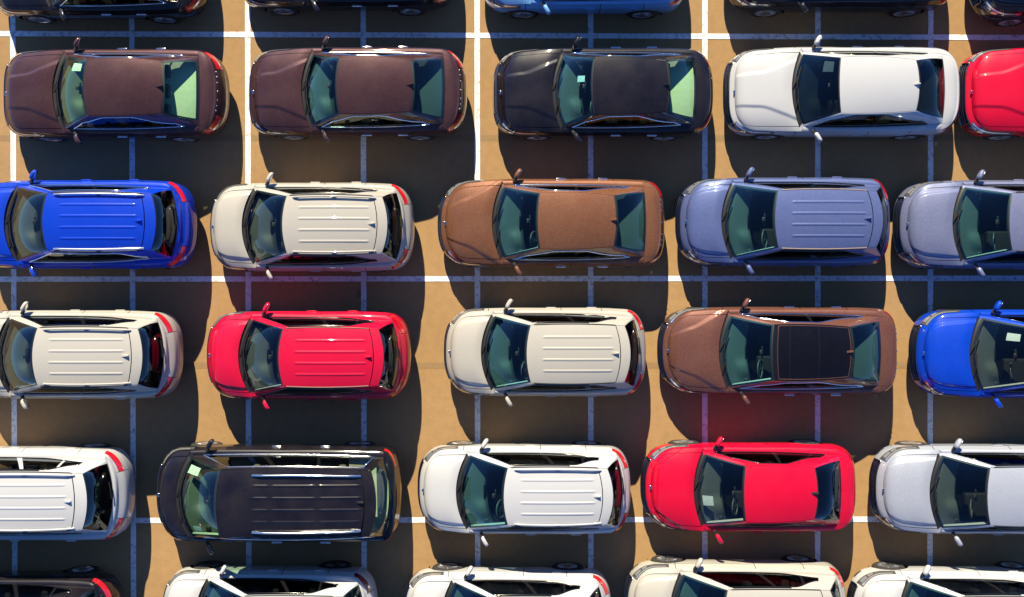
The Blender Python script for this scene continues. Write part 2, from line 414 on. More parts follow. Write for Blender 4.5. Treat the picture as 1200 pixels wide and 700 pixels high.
    def mir(self, P, sg):
        sg = np.asarray(sg); P = P.copy(); P[..., 1] = P[..., 1] * sg; return P
    def hood(self, eta, t):
        p = self.p
        def nose(a):
            e = 2 * a - 1; return self.mir(self.ring(np.abs(e) * self.sc_f, 1.0), np.where(e < 0, -1, 1))
        def cowl(a):
            return self.cowl_line(2 * a - 1)
        d0 = lambda b: self.mir(self.ring(self.s_c + (self.sc_f - self.s_c) * b, 1.0), -1)
        d1 = lambda b: self.ring(self.s_c + (self.sc_f - self.s_c) * b, 1.0)
        P = self.coons(cowl, nose, d0, d1, (eta + 1) / 2, t)
        e = np.abs(eta)
        bump = 0.045 * (1 - e ** 2.5) * np.sin(np.pi * t.clip(0, 1) ** 0.8) ** 0.8 + 0.02 * (1 - e**4) * sstep(0, .1, t) * (1 - t ** 4)
        if self.kind == 'SEDAN':
            ec = pchip([0, .12, .3, 1], [.72, .56, .36, .22], t); amp = 0.024
        elif self.kind == 'SUV':
            ec = pchip([0, 1], [.80, .60], t); amp = 0.030
        else:
            ec = pchip([0, 1], [.84, .60], t); amp = 0.006
        ec = ec * self.opt.get('crease', 1.0)
        bump = bump + amp * sstep(ec + .05, ec - .05, e) * sstep(1.0, .85, t)
        P[..., 2] += bump
        return P
    def cowl_line(self, e):
        p = self.p; c = self.ring(np.array(self.s_c), np.array(1.0)); q = 1 - e ** 2
        return np.stack([c[0] - p['kc'] * q, c[1] * e, c[2] + (p['zcowl'] - c[2]) * (1 - np.abs(e) ** 2.6)], -1)
    def base_front(self, e):
        p = self.p; q = 1 - e ** 2; A = self.A
        return np.stack([A[0] - (p['kc'] - 0.02) * q, A[1] * e, A[2] + (p['zcowl'] - 0.005 - A[2]) * q ** 0.8], -1)
    def back_line(self, e):
        p = self.p; c = self.ring(np.array(self.s_b), np.array(1.0)); q = 1 - e ** 2
        return np.stack([c[0] + (self.x_bk - c[0] + .02) * q, c[1] * e, c[2] + (p['ztrunk'] - c[2]) * (1 - np.abs(e) ** 2.6)], -1)
    def base_rear(self, e):
        p = self.p; q = 1 - e ** 2; D = self.D
        return np.stack([D[0] + (self.x_bk - D[0]) * q, D[1] * e, D[2] + (p['ztrunk'] + 0.012 - D[2]) * q ** 0.8], -1)
    def trunk(self, eta, t):
        p = self.p
        def tail(a):
            e = 2 * a - 1; return self.mir(self.ring(3 - np.abs(e) * (3 - self.sc_r), 1.0), np.where(e < 0, -1, 1))
        d0 = lambda b: self.mir(self.ring(self.s_b + (self.sc_r - self.s_b) * b, 1.0), -1)
        d1 = lambda b: self.ring(self.s_b + (self.sc_r - self.s_b) * b, 1.0)
        P = self.coons(lambda a: self.back_line(2 * a - 1), tail, d0, d1, (eta + 1) / 2, t)
        if self.kind == 'SEDAN':
            e = np.abs(eta)
            P[..., 2] += 0.03 * (1 - e ** 3) * np.sin(np.pi * t) + 0.025 * (1 - e ** 6) * np.exp(-((t - .86) / .09) ** 2)
        return P
    def roof_front(self, e):
        q = 1 - e ** 2; R = self.RA; return np.stack([R[0] - (.05 if self.kind == 'SEDAN' else .09) * q, R[1] * e, R[2] + 0.055 * q ** .9], -1)
    def roof_rear(self, e):
        q = 1 - e ** 2; R = self.RB; k = 0.12 if self.kind != 'SEDAN' else 0.05
        return np.stack([R[0] + k * q, R[1] * e, R[2] + 0.06 * q ** .9], -1)
    def roof_side(self, u):
        w = np.sin(np.pi * u) ** .8; P = self.RA + (self.RB - self.RA) * u[..., None]
        P[..., 1] += 0.03 * w; P[..., 2] += 0.045 * w
        return P
    def belt(self, u):
        P = self.A + (self.D - self.A) * u[..., None]; P[..., 1] += 0.035 * np.sin(np.pi * u) ** .8
        return P
    def roof(self, eta, a):
        """a 0 front, 1 rear"""
        d0 = lambda b: self.mir(self.roof_side(b), -1)
        P = self.coons(lambda q: self.roof_front(2 * q - 1), lambda q: self.roof_rear(2 * q - 1), d0, self.roof_side, (eta + 1) / 2, a)
        P[..., 2] += 0.02 * (1 - eta ** 2) * np.sin(np.pi * a)
        o = self.opt
        nr = o.get('ribs', 4 if self.kind == 'SUV' else (4 if self.kind == 'VAN' else 0))
        if nr:
            y = P[..., 1]; tot = np.zeros_like(y)
            sp = 0.80 / nr if self.kind != 'VAN' else .21
            for k in range(nr):
                yc = (k - (nr - 1) / 2) * sp * 1.12
                tot += np.exp(-(np.abs(y - yc) / 0.021) ** 4)
            m = sstep(.14, .17, a) * sstep(.845, .82, a)
            if self.kind == 'VAN':
                m = sstep(.22, .24, a) * sstep(.92, .90, a) * (1 - np.exp(-((a - .34) / .012) ** 4)) * (1 - np.exp(-((a - .64) / .012) ** 4))
            P[..., 2] += (0.010 if self.kind == 'SUV' else .012) * tot * m
        return P
    def side(self, u, t):
        P = self.belt(u) * (1 - t[..., None]) + self.roof_side(u) * t[..., None]
        P[..., 1] += 0.02 * np.sin(np.pi * t) * np.sin(np.pi * u.clip(0, 1)) ** .4
        return P
    def wsh(self, e, t):
        P = self.base_front(e) * (1 - t[..., None]) + self.roof_front(e) * t[..., None]
        b = np.sin(np.pi * t) * (1 - np.abs(e).clip(0, 1) ** 6); P[..., 0] -= 0.03 * b; P[..., 2] += 0.035 * b; return P
    def bkl(self, e, t):
        P = self.base_rear(e) * (1 - t[..., None]) + self.roof_rear(e) * t[..., None]
        b = np.sin(np.pi * t) * (1 - np.abs(e).clip(0, 1) ** 6); k = .05 if self.kind == 'SEDAN' else .045
        P[..., 0] += k * .6 * b; P[..., 2] += k * b; return P
    def strip(self, u, v):
        o = self.ring(self.s_c + (self.s_b - self.s_c) * u, 1.0); i = self.belt(u)
        P = o * (1 - v[..., None]) + i * v[..., None]; P[..., 2] += 0.012 * np.sin(np.pi * v); return P
    # ---------- panels
    def panel(self, name, fn, a0, a1, b0, b1, na, nb, mat, sg=1, off=0.0, parent=None, arch=False, add=None):
        a0, a1 = (np.asarray(a0, float), np.asarray(a1, float))
        V, F = self.patch(fn, a0, a1, b0, b1, na, nb, sg, off, arch)
        if add: V, F = merge([(V, F)] + add)
        return link(name, mesh_from(name, V, F, mat), parent or self.root)
    def patch(self, fn, a0, a1, b0, b1, na, nb, sg=1, off=0.0, arch=False):
        """b limits may be functions of a"""
        a = np.linspace(a0, a1, na)[:, None] * np.ones((1, nb)); k = np.linspace(0, 1, nb)[None, :] * np.ones((na, 1))
        lo = b0(a) if callable(b0) else b0; hi = b1(a) if callable(b1) else b1
        P = fn(a, lo + (hi - lo) * k)
        if off:
            da = np.gradient(P, axis=0); db = np.gradient(P, axis=1); n = np.cross(da, db)
            n /= np.linalg.norm(n, axis=-1)[..., None] + 1e-9
            # make the normal point away from the car's middle
            c = np.array([0, 0, 0.55]); s = np.sign(np.sum(n * (P - c), -1)); n *= np.where(s == 0, 1, s)[..., None]
            P = P + n * off
        P = self.mir(P, sg)
        F = grid_faces(na, nb, flip=sg < 0)
        V = P.reshape(-1, 3)
        if arch:
            V, F = self.cut(V, F)
        return V, F
    def cut(self, V, F):
        V = V.copy()
        for xc in (self.xw0, self.xw1):
            dx = V[:, 0] - xc; dz = V[:, 2] - self.wr; r = np.sqrt(dx**2 + dz**2); ins = (r < self.R_arch) & (np.abs(V[:, 1]) > 0.3)
            keep = ~ins[F].all(1); F = F[keep]
            used = np.zeros(len(V), bool); used[F.ravel()] = True
            mv = ins & used; s = self.R_arch / np.maximum(r[mv], 1e-6)
            V[mv, 0] = xc + dx[mv] * s; V[mv, 2] = self.wr + dz[mv] * s
        return V, F
    def ribbon(self, pts, nrm, w):
        pts = np.asarray(pts); T = np.gradient(pts, axis=0); T /= np.linalg.norm(T, axis=1)[:, None] + 1e-9
        B = np.cross(T, nrm); B /= np.linalg.norm(B, axis=1)[:, None] + 1e-9
        V = np.stack([pts - B * w / 2, pts - B * w * .25 + nrm * .006, pts + B * w * .25 + nrm * .006, pts + B * w / 2], 1)
        return V.reshape(-1, 3), grid_faces(len(pts), 4)
    def build(self):
        p, o, g, k = self.p, self.opt, self.g, self.kind
        PT = self.paint; R = self.root; L = p['L']
        xs = lambda x: self.s_of_x(x)
        low = BLACK if o.get('cladding', k == 'SUV') else PT
        # door splits along the side
        d0 = self.x_co - 0.10; dB = self.x_co + (0.50 if k != 'VAN' else 0.50) * (self.x_bo - self.x_co) * 0.98
        d2 = min(self.xw1 - 0.12, self.x_bo - 0.30) if k == 'SEDAN' else min(self.xw1 - 0.05, self.x_bo - .45)
        if k == 'VAN': d2 = self.xw1 - 0.42
        s0, sB, s2 = xs(d0), xs(dB), xs(d2); sfe = 0.80; sre = 2.22
        t_r = 0.15
        gg = g / (self.xs1 - self.xs0)
        for sg in (1, -1):
            fe = self.panel('fender', self.ring, sfe + gg, s0 - gg, t_r, 1, 40, 22, PT, sg, arch=True)
            # fender top (deck beyond the hood)
            he = 0.88
            V1, F1 = self.patch(self.hood, he + .014, 1.0, 0, 1, 6, 40, sg)
            link('fender_top', mesh_from('fender_top', V1, F1[:, ::-1], PT), R)
            for (nm, a, b) in (('front_door', s0, sB), ('rear_door', sB, s2)):
                d = self.panel(nm, self.ring, a + gg, b - gg, t_r, 1, 40, 22, PT, sg, arch=True)
                sh = b - 0.20 / (self.xs1 - self.xs0)
                q = self.mir(self.ring(np.array(sh), np.array(0.83), 0.006), sg)
                link('door_handle', _hand(o.get('handle', PT)), d, loc=tuple(q))
            self.panel('quarter_panel', self.ring, s2 + gg, sre - gg * .5, t_r, 1, 40, 22, PT, sg, arch=True)
            self.panel('sill', self.ring, sfe, sre, 0, t_r - .012, 90, 4, low, sg, arch=True)
            self.panel('shoulder', self.strip, 0, 1, 0, 1, 50, 5, PT, sg)
            if o.get('belt_trim'):
                u = np.linspace(.02, .96, 60); P = self.strip(u, np.full(60, .93)); n = np.tile([0, .5, .86], (60, 1))
                V, F = self.ribbon(P + n * .004, n, .03); V = self.mir(V, sg)
                link('belt_trim', mesh_from('belt_trim', V, F, o['belt_trim']), R)
            # wheel wells
            for xc in (self.xw0, self.xw1):
                th = np.linspace(-0.35, np.pi + .35, 26); yo = self.w_side(xc) - 0.02; yi = yo - 0.34
                rr = self.R_arch + .012
                ring_ = np.stack([xc + rr * np.cos(th), np.zeros_like(th), np.maximum(self.wr + rr * np.sin(th), .19)], -1)
                rows = []
                for y, f in ((yo - .02, 1), (yi, 1), (yi, .02)):
                    q = ring_.copy(); q[:, 1] = y; q[:, 0] = xc + (q[:, 0] - xc) * f; q[:, 2] = self.wr + (q[:, 2] - self.wr) * f; rows.append(q)
                V = self.mir(np.stack(rows, 0), sg)
                link('wheel_arch', mesh_from('wheel_arch', V, grid_faces(3, 26), LINER), R)
                w = link('wheel', TYRE, R, loc=(xc, sg * (self.w_side(xc) - 0.112), self.wr), rot=(0, random.uniform(0, 1), 0))
                link('rim', RIMS[o.get('rim', 0)], w, rot=(0, 0, 0 if sg > 0 else math.pi))
        # bumpers (whole width): both halves merged
        def both(fn, a0, a1, b0, b1, na, nb, off=0.0, arch=False):
            return merge([self.patch(fn, a0, a1, b0, b1, na, nb, sg, off, arch) for sg in (1, -1)])
        sgr = o.get('grille_s', 0.40); tg0, tg1 = o.get('grille_t', (.36, .84) if k == 'SEDAN' else (.34, .76))
        # front: below, above and beside the grille
        fb = merge([both(self.ring, 0, sgr, 0.0, tg0, 16, 8), both(self.ring, 0, sgr, tg1, 1, 16, 5), both(self.ring, sgr, sfe, 0.0, 1, 26, 20, 0, True)])
        link('front_bumper', mesh_from('front_bumper', *fb, PT), R)
        gr = link('grille', mesh_from('grille', *both(self.ring, 0, sgr, tg0, tg1, 16, 6, -0.03), BLACK), R)
        gm = o.get('grille_mat', DCHROME)
        for t in np.linspace(tg0 + .06, tg1 - .05, o.get('slats', 4)):
            ss = np.linspace(-sgr + .02, sgr - .02, 31)
            P = self.mir(self.ring(np.abs(ss), t, -0.012), np.where(ss < 0, -1, 1))
            link('grille_slat', mesh_from('grille_slat', *tube(P, 0.011, 6), gm), gr)
        # grille surround
        loop = [(s, tg1) for s in np.linspace(-sgr, sgr, 31)] + [(sgr, t) for t in np.linspace(tg1, tg0, 6)[1:]] + \
               [(s, tg0) for s in np.linspace(sgr, -sgr, 31)[1:]] + [(-sgr, t) for t in np.linspace(tg0, tg1, 6)[1:]]
        P = np.array([self.mir(self.ring(np.array(abs(s)), np.array(t), 0.004), -1 if s < 0 else 1) for s, t in loop])
        link('surround', mesh_from('surround', *tube(P, 0.016, 6), gm), gr)
        rb_t = 0.62 if k == 'SEDAN' else 0.60
        link('rear_bumper', mesh_from('rear_bumper', *both(self.ring, sre, 3, .0, rb_t, 34, 14, 0, True), PT), R)
        lowm = merge([both(self.ring, 2.3, 3, .03, .22, 26, 4, 0.006)])
        link('rear_diffuser', mesh_from('rear_diffuser', *lowm, BLACK), R)
        # lamps
        hl = o.get('lamp', (.44, 1.06)); ht = o.get('lamp_t', (.64, .93))
        for sg in (1, -1):
            lo = lambda a: ht[0] + .16 * ((a - hl[0]) / (hl[1] - hl[0]))
            h = self.panel('headlight', self.ring, hl[0], hl[1], lo, ht[1], 22, 6, LENSDK, sg, off=0.006)
            lo2 = lambda a: ht[0] + .05 + .16 * ((a - hl[0]) / (hl[1] - hl[0]))
            fr_ = lambda q: hl[0] + q * (hl[1] - hl[0])
            self.panel('daytime_light', self.ring, fr_(.04), fr_(.97), ht[1] - .055, ht[1] - .01, 20, 3, LAMP, sg, off=0.010, parent=h)
            self.panel('headlight_reflector', self.ring, fr_(.10), fr_(.36), lambda a: lo(a) + .05, ht[1] - .075, 8, 4, LAMP, sg, off=0.009, parent=h)
            self.panel('headlight_reflector', self.ring, fr_(.42), fr_(.60), lambda a: lo(a) + .04, ht[1] - .08, 8, 4, LAMP, sg, off=0.009, parent=h)
            fq = self.ring(np.array(.55), np.array(.28), .004)
            self.panel('fog_lamp', self.ring, .50, .68, .24, .36, 8, 4, LENSDK, sg, off=0.006)
        tl = o.get('tail', (2.20, 2.70) if k == 'SEDAN' else (2.08, 2.70)); tt = o.get('tail_t', (.70, .965) if k == 'SEDAN' else (.83, .945))
        # upper rear wall (boot face or tailgate) split round the lamps
        up = merge([both(self.ring, tl[1] + .008, 3, rb_t + .01, 1, 18, 10), both(self.ring, sre, tl[0] - .004, rb_t + .01, 1, 6, 10, 0, True) if tl[0] - sre > .03 else both(self.ring, tl[1] + .008, 3, rb_t + .01, rb_t + .02, 4, 2),
                    both(self.ring, max(tl[0], sre), tl[1], rb_t + .01, tt[0] - .01, 14, 3), both(self.ring, max(tl[0], sre), tl[1], tt[1] + .004, 1, 14, 2)])
        link('boot_face' if k == 'SEDAN' else 'tailgate', mesh_from('boot_face', *up, PT), R)
        for sg in (1, -1):
            h = self.panel('taillight', self.ring, tl[0], tl[1], tt[0], tt[1], 22, 7, o.get('tail_mat', RED), sg, off=0.005)
            if k == 'SEDAN': self.panel('reversing_lamp', self.ring, tl[0] + .30 * (tl[1] - tl[0]), tl[1] - .12 * (tl[1] - tl[0]), tt[0] + .04, tt[0] + .09, 8, 3, LAMP, sg, off=0.009, parent=h)
        # plates
        ss = np.linspace(-.16, .16, 9)
        def plate(at, t0, t1, nm):
            V = np.stack([self.mir(self.ring(np.abs(at + 0 * ss - np.abs(ss)), t, 0.012), np.where(ss < 0, -1, 1)) for t in (t0, t1)], 0)
            if at == 0: V = np.stack([self.mir(self.ring(np.abs(ss), t, 0.014), np.where(ss < 0, -1, 1)) for t in (t0, t1)], 0)
            link(nm, mesh_from(nm, V, grid_faces(2, 9), PLATE), R)
        if o.get('plate'): plate(0, .40, .56, 'number_plate')
        if o.get('rplate'): plate(3, .50, .58, 'number_plate')
        # hood
        hd = self.panel('hood', self.hood, -he, he, 0.0, .965, 121, 50, PT)
        V, F = self.patch(self.hood, -he, he, .978, 1, 41, 3); link('nose_panel', mesh_from('nose_panel', V, F, PT), R)
        # cowl: black panel from hood edge to windscreen, painted ends
        def cow(e, v): return self.cowl_line(e) * (1 - v[..., None]) + self.base_front(e) * v[..., None] - np.array([0, 0, .012]) * np.sin(np.pi * v)[..., None]
        self.panel('cowl', cow, -.92, .92, .03, 1, 40, 5, BLACK)
        for sg in (1, -1):
            self.panel('cowl_corner', cow, .92, 1.0, 0, 1, 5, 5, PT, sg)
        # emblem on the nose
        q = self.hood(np.array([[0.0]]), np.array([[.945]]))[0, 0]
        me = bm_mesh('emblem', lambda bm: rounded_box(bm, (0.045, o.get('emblem_w', 0.075), 0.02), bev=0.009, seg=2), CHROME)
        link('emblem', me, R, loc=(q[0] - .02, 0, q[2] + .008))
        # trunk deck / tailgate lip
        self.panel('boot_lid' if k == 'SEDAN' else 'tailgate_lip', self.trunk, -.86 if k == 'SEDAN' else -.93, .86 if k == 'SEDAN' else .93, 0.0, 1, 61, 20, PT)
        te = .86 if k == 'SEDAN' else .93
        for sg in (1, -1):
            V, F = self.patch(self.trunk, te + .006, 1, 0, 1, 5, 20, sg); link('rear_wing', mesh_from('rear_wing', V, F[:, ::-1], PT), R)
        def rsh(e, v): return self.back_line(e) * (1 - v[..., None]) + self.base_rear(e) * v[..., None]
        self.panel('rear_window_ledge', rsh, -1, 1, 0, 1, 40, 3, PT)
        # roof
        a_end = p['spoiler'] or 1.0
        er = .965
        roof_mat = o.get('roof_mat', PT)
        rf = self.panel('roof', self.roof, -er, er, .0, a_end, 141 if k != 'SEDAN' else 41, 90 if k != 'SEDAN' else 40, roof_mat)
        if p['spoiler']:
            self.panel('roof_spoiler', self.roof, -er, er, a_end + .008, 1.0, 41, 8, PT)
        for sg in (1, -1):
            V, F = self.patch(self.roof, er + .010, 1, 0, 1, 3, 40, sg); link('roof_edge', mesh_from('roof_edge', V, F[:, ::-1], PT), R)
        if o.get('ditch', k == 'SUV'):
            for sg in (1, -1):
                aa = np.linspace(.03, .90, 50); P = self.roof(np.full((50,), sg * .972), aa); P[:, 2] += .003
                V, F = self.ribbon(P, np.tile([0, 0, 1.0], (50, 1)), .024); link('roof_moulding', mesh_from('roof_moulding', V, F, o.get('ditch_mat', BLACK)), R)
        if o.get('rails'):
            er_ = .90 if k != 'VAN' else .80
            for sg in (1, -1):
                aa = np.linspace(.07 if k != 'VAN' else .22, .93, 44); P = self.roof(np.full((44,), sg * er_), aa)
                P[:, 2] += .012 + .035 * np.minimum(1, np.minimum((aa - aa[0]) / .06, (.93 - aa) / .06)).clip(0) ** .6
                rl = link('roof_rail', mesh_from('roof_rail', *tube(P, .019, 8), o['rails']), R)
                for af in ((.10, .5, .88) if k != 'VAN' else (.25, .55, .88)):
                    q = self.roof(np.array([sg * er_]), np.array([af]))[0]
                    link('rail_foot', FOOT, rl, loc=(q[0], q[1], q[2] + .014))
        # sunroof
        if o.get('sunroof'):
            sr = None
            for i, (a0, a1) in enumerate(o['sunroof']):
                self.panel('sunroof_panel', self.roof, -.90, .90, a0, a1, 31, 16, SUNROOF, off=.006)
            loop = [(e, o['sunroof'][0][0] - .01) for e in np.linspace(-.915, .915, 21)] + [(.915, a) for a in np.linspace(o['sunroof'][0][0], o['sunroof'][-1][1], 21)] + \
                   [(e, o['sunroof'][-1][1] + .01) for e in np.linspace(.915, -.915, 21)] + [(-.915, a) for a in np.linspace(o['sunroof'][-1][1], o['sunroof'][0][0] - .01, 21)]
            P = self.roof(np.array([q[0] for q in loop]), np.array([q[1] for q in loop])); P[:, 2] += .004
            link('sunroof_frame', mesh_from('sunroof_frame', *tube(P, .006, 6), PT), R)
        # fin aerial
        af = o.get('fin', .955 if k == 'SEDAN' else .845)
        if k == 'VAN': af = .90
        q = self.roof(np.array([0.03]), np.array([af]))[0]
        link('aerial_fin', mk_fin(o.get('fin_mat', PT)), R, loc=(q[0], q[1], q[2] - .004), rot=(0, math.radians(3), 0), scale=(.88, .85, .85))
        # side glass, frames and trims
        GS = o.get('side_glass', GLASS_SIDE)
        we = p['win_end']
        rear_taper = .62 if k == 'SEDAN' else (.45 if k == 'SUV' else .0)
        t0 = lambda u: .03 + 0 * u + (.25 * sstep(we - .28, we, u) if k == 'SUV' else 0)
        t1 = lambda u: .93 - (rear_taper * sstep(we - (.36 if k == 'SEDAN' else .24), we + .01, u) ** 1.3 if k != 'VAN' else 0 * u) - (.42 * (1 - sstep(us - .03, us + .20, u)) ** 1.4 if k == 'SEDAN' else 0 * u)
        us = .055
        uB = .50 if k == 'SEDAN' else .47
        uC = o.get('uC', .80 if k == 'SEDAN' else .76)
        if k == 'VAN': uB, uC = .36, .66
        pil = o.get('pillar', TRIM)
        for sg in (1, -1):
            self.panel('window_frame_lower', self.side, 0, 1, 0, lambda u: t0(np.clip(u, us, we)), 60, 3, PT if k != 'VAN' else TRIM, sg)
            um = we - .26 if k == 'SUV' else we
            self.panel('window_frame_upper', self.side, us, um, t1, 1, 60, 5, TRIM if k == 'SUV' else PT, sg)
            if um < we: self.panel('window_frame_upper', self.side, um, we, t1, 1, 24, 5, PT, sg)
            self.panel('roof_side_rail', self.side, 0, us, lambda u: t1(us + 0 * u), 1, 5, 5, PT, sg)
            self.panel('roof_side_rail', self.side, we, 1, lambda u: t1(we + 0 * u), 1, 8, 5, PT, sg)
            self.panel('windscreen_pillar', self.side, 0, us, lambda u: t0(us), lambda u: t1(us + 0 * u), 4, 10, PT, sg)
            self.panel('rear_pillar', self.side, we, 1, lambda u: t0(we + 0 * u), lambda u: t1(we + 0 * u), 6, 10, PT, sg)
            for (a, b) in ((us, uB - .012), (uB + .018, uC - .008), (uC + .008, we)):
                self.panel('side_window', self.side, a, b, t0, t1, 18, 10, GS, sg)
            for u_, w_ in ((uB + .003, .016), (uC, .009)):
                self.panel('door_pillar', self.side, u_ - w_, u_ + w_, t0, t1, 3, 10, pil, sg, off=.004)
            tm = o.get('win_trim', TRIM)
            uu = np.concatenate([np.linspace(us, we, 50), np.linspace(we, us, 50)])
            tv = np.concatenate([t1(np.linspace(us, we, 50)), t0(np.linspace(we, us, 50))])
            uu = np.append(uu, uu[0]); tv = np.append(tv, tv[0])
            P = self.side(uu, tv); P[:, 1] += .004; P = self.mir(P, sg)
            link('window_trim', mesh_from('window_trim', *tube(P, .011, 6), tm), R)
        # windscreen and rear window with black seals
        self.panel('windscreen', self.wsh, -.955, .955, .015, .975, 40, 24, o.get('glass', GLASS_TEAL))
        for sg in (1, -1):
            self.panel('windscreen_pillar', self.wsh, .955, 1.0, 0, 1, 3, 24, o.get('apillar', PT), sg)
        fr = merge([self.patch(self.wsh, -.955, .955, .0, .06, 30, 3, 1, -.004), self.patch(self.wsh, -.955, .955, .95, 1.0, 30, 3, 1, -.004)]
                   + [self.patch(self.wsh, .915, .955, .0, 1, 3, 24, sg, -.004) for sg in (1, -1)])
        link('windscreen_seal', mesh_from('windscreen_seal', *fr, BLACK), R)
        lb = o.get('rear_taper', .86 if k == 'SEDAN' else .93)
        lim = lambda t: lb + (.955 - lb) * t + .03 * np.sin(np.pi * t)
        bkT = lambda t, e: self.bkl(e, t)
        self.panel('rear_window', bkT, .04, .96, lambda t: -lim(t), lim, 20, 40, o.get('rear_glass', GLASS_TEAL))
        for sg in (1, -1):
            self.panel('rear_window_pillar', bkT, 0, 1, lim, 1.0, 20, 5, PT, sg)
        fr = merge([self.patch(bkT, .0, .09, lambda t: -lim(t), lim, 3, 30, 1, -.004), self.patch(bkT, .93, 1.0, lambda t: -lim(t), lim, 3, 30, 1, -.004)]
                   + [self.patch(bkT, 0, 1, lambda t: lim(t) - .045, lim, 20, 3, sg, -.004) for sg in (1, -1)])
        link('rear_window_seal', mesh_from('rear_window_seal', *fr, BLACK), R)
        # wipers
        for i, (e0, e1) in enumerate(((-.62, .02), (.02, .60))):
            e = np.linspace(e0, e1, 12); t = .045 + .035 * np.linspace(0, 1, 12)
            P = self.wsh(e, t); P[:, 2] += .016
            wp = link('wiper', mesh_from('wiper', *tube(P, .012, 6), BLACK), R)
            P2 = np.stack([self.cowl_line(np.array(e0 * .9 + .02)) + [.02, 0, .02], P[6]]); P2 = np.linspace(P2[0], P2[1], 5)
            link('wiper_arm', mesh_from('wiper_arm', *tube(P2, .011, 6), BLACK), wp)
        if k != 'SEDAN':
            e = np.linspace(-.05, .45, 10); P = self.bkl(e, .10 + .05 * np.linspace(0, 1, 10)); P[:, 0] += .018; P[:, 2] += .012
            link('rear_wiper', mesh_from('rear_wiper', *tube(P, .012, 6), BLACK), R)
        # mirrors
        for sg in (1, -1):
            q = self.belt(np.array([.10]))[0]; yy = p['W'] / 2 + .075
            base = link('mirror', mk_mirror(o.get('mirror_mat', PT)), R, loc=(q[0] + .0, sg * yy, q[2] + .075), rot=(0, 0, -sg * math.radians(30)))
            link('mirror_glass', MIRGLASS, base, loc=(.026, 0, 0))
            link('mirror_stalk', STALK, base, loc=(-.005, -sg * .13, -.055))
        # ---- interior
        # dashboard
        def dash(e, v):
            b = self.base_front(e * .93); P = b.copy(); d = .44 + .06 * (1 - e**2)
            P[..., 0] += .06 + v * d; P[..., 2] += -.055 - .06 * v**2
            P[..., 2] += .065 * np.exp(-np.abs((P[..., 1] + .37) / .17) ** 2.6) * sstep(.25, .70, v) - .12 * sstep(.90, 1.0, v) - .012 * np.exp(-((v - .14) / .035) ** 4) * (np.abs(e) < .8)
            return P
        self.panel('dashboard', dash, -1, 1, 0, 1, 40, 18, o.get('dash', DASHM))
        xd = self.A[0] + .48
        V = []
        link('dashboard_face', mesh_from('dashboard_face', *merge([self.patch(lambda e, v: dash(e, np.ones_like(v)) + np.stack([v * .0 + .0, v * 0, -v * .45], -1), -1, 1, 0, 1, 20, 3)]), LINER), R)
        sm = o.get('seat', SEATM)
        q = dash(np.array([0.0]), np.array([.95]))[0]
        link('dash_screen', SCREEN, R, loc=(q[0] - .02, 0, q[2] + .05), rot=(0, math.radians(-18), 0))
        q = self.wsh(np.array([0.0]), np.array([.80]))[0]
        link('interior_mirror', IMIRROR, R, loc=(q[0] + .03, 0, q[2] - .085))
        for sg in (1, -1):
            def ptrim(t, v, sg=sg):
                a = self.wsh(np.full_like(t, .945), t); a[..., 2] -= .012 + .10 * v; a[..., 1] -= .035 * v; return a
            self.panel('pillar_trim', ptrim, .02, .97, 0, 1, 16, 3, o.get('pillar_mat', PTRIM), sg)
            q = dash(np.array([sg * .86]), np.array([.75]))[0]
            link('air_vent', VENT, R, loc=(q[0], q[1], q[2] + .01))
        zf = 0.30 if k == 'SEDAN' else 0.42
        xs_ = xd + .42
        link('steering_wheel', STEER, R, loc=(xd + .13, -.37, self.A[2] - .06), rot=(0, math.radians(62), 0))
        yso = .37 if k != 'VAN' else .42
        for sg in (1, -1):
            st = link('seat', SEATS[sm.name], R, loc=(xs_, sg * yso, zf))
            link('headrest', HEADR[sm.name], st, loc=(.47, 0, .74))
        bench = [xs_ + .88] if k != 'VAN' else [xs_ + .95, xs_ + 1.85]
        for bx in bench:
            bt = link('rear_seat', BENCH[sm.name], R, loc=(bx, 0, zf))
            for y in (-.4, 0, .4): link('headrest', HEADR[sm.name], bt, loc=(.31, y, .68))
        if k == 'SEDAN':
            def shelf(e, v):
                b = self.base_rear(e * .93); P = b.copy(); x0 = self.RB[0] - .12
                P[..., 0] = x0 + (b[..., 0] - .03 - x0) * v; P[..., 2] = b[..., 2] - .05 - .03 * (1 - v); return P
            self.panel('parcel_shelf', shelf, -1, 1, 0, 1, 20, 8, o.get('shelf', SHELFD))
        else:
            def shelf(e, v):
                b = self.base_rear(e * .93); P = b.copy(); x0 = bench[-1] + .42
                P[..., 0] = x0 + (b[..., 0] - .05 - x0) * v; P[..., 2] = b[..., 2] - .10; return P
            self.panel('load_cover', shelf, -1, 1, 0, 1, 20, 8, o.get('shelf', SHELFD))
        # stickers and papers on the windscreen
        for (e0, e1, ta, tb) in o.get('papers', ()):
            self.panel('windscreen_paper', self.wsh, e0, e1, ta, tb, 5, 5, o.get('paper_mat', PAPER), off=-.012)
        for (e0, e1, ta, tb) in o.get('rpapers', ()):
            self.panel('window_paper', self.bkl, e0, e1, ta, tb, 5, 5, PAPER, off=-.012)
        # tail lettering
        if o.get('letters'):
            for y in np.linspace(-.26, .26, 7):
                q = self.trunk(np.array([y / .62]), np.array([.955]))[0]
                link('boot_letter', LETTER, R, loc=(q[0], q[1], q[2] + .004))
        # inner shell and floor: dark, keeps gaps and wheel arches closed
        sh = []
        for sg in (1, -1):
            sh.append(self.patch(lambda a, b: self.ring(a, b, -.016), 0, 3, .0, .985, 150, 14, sg, 0, True))
            P, F = self.patch(self.strip, 0, 1, 0, 1, 30, 3, sg); P[:, 2] -= .014; sh.append((P, F))
        for fn in (self.hood, self.trunk):
            P, F = self.patch(fn, -.995, .995, 0, .99, 31, 16); P[:, 2] -= .02; sh.append((P, F))
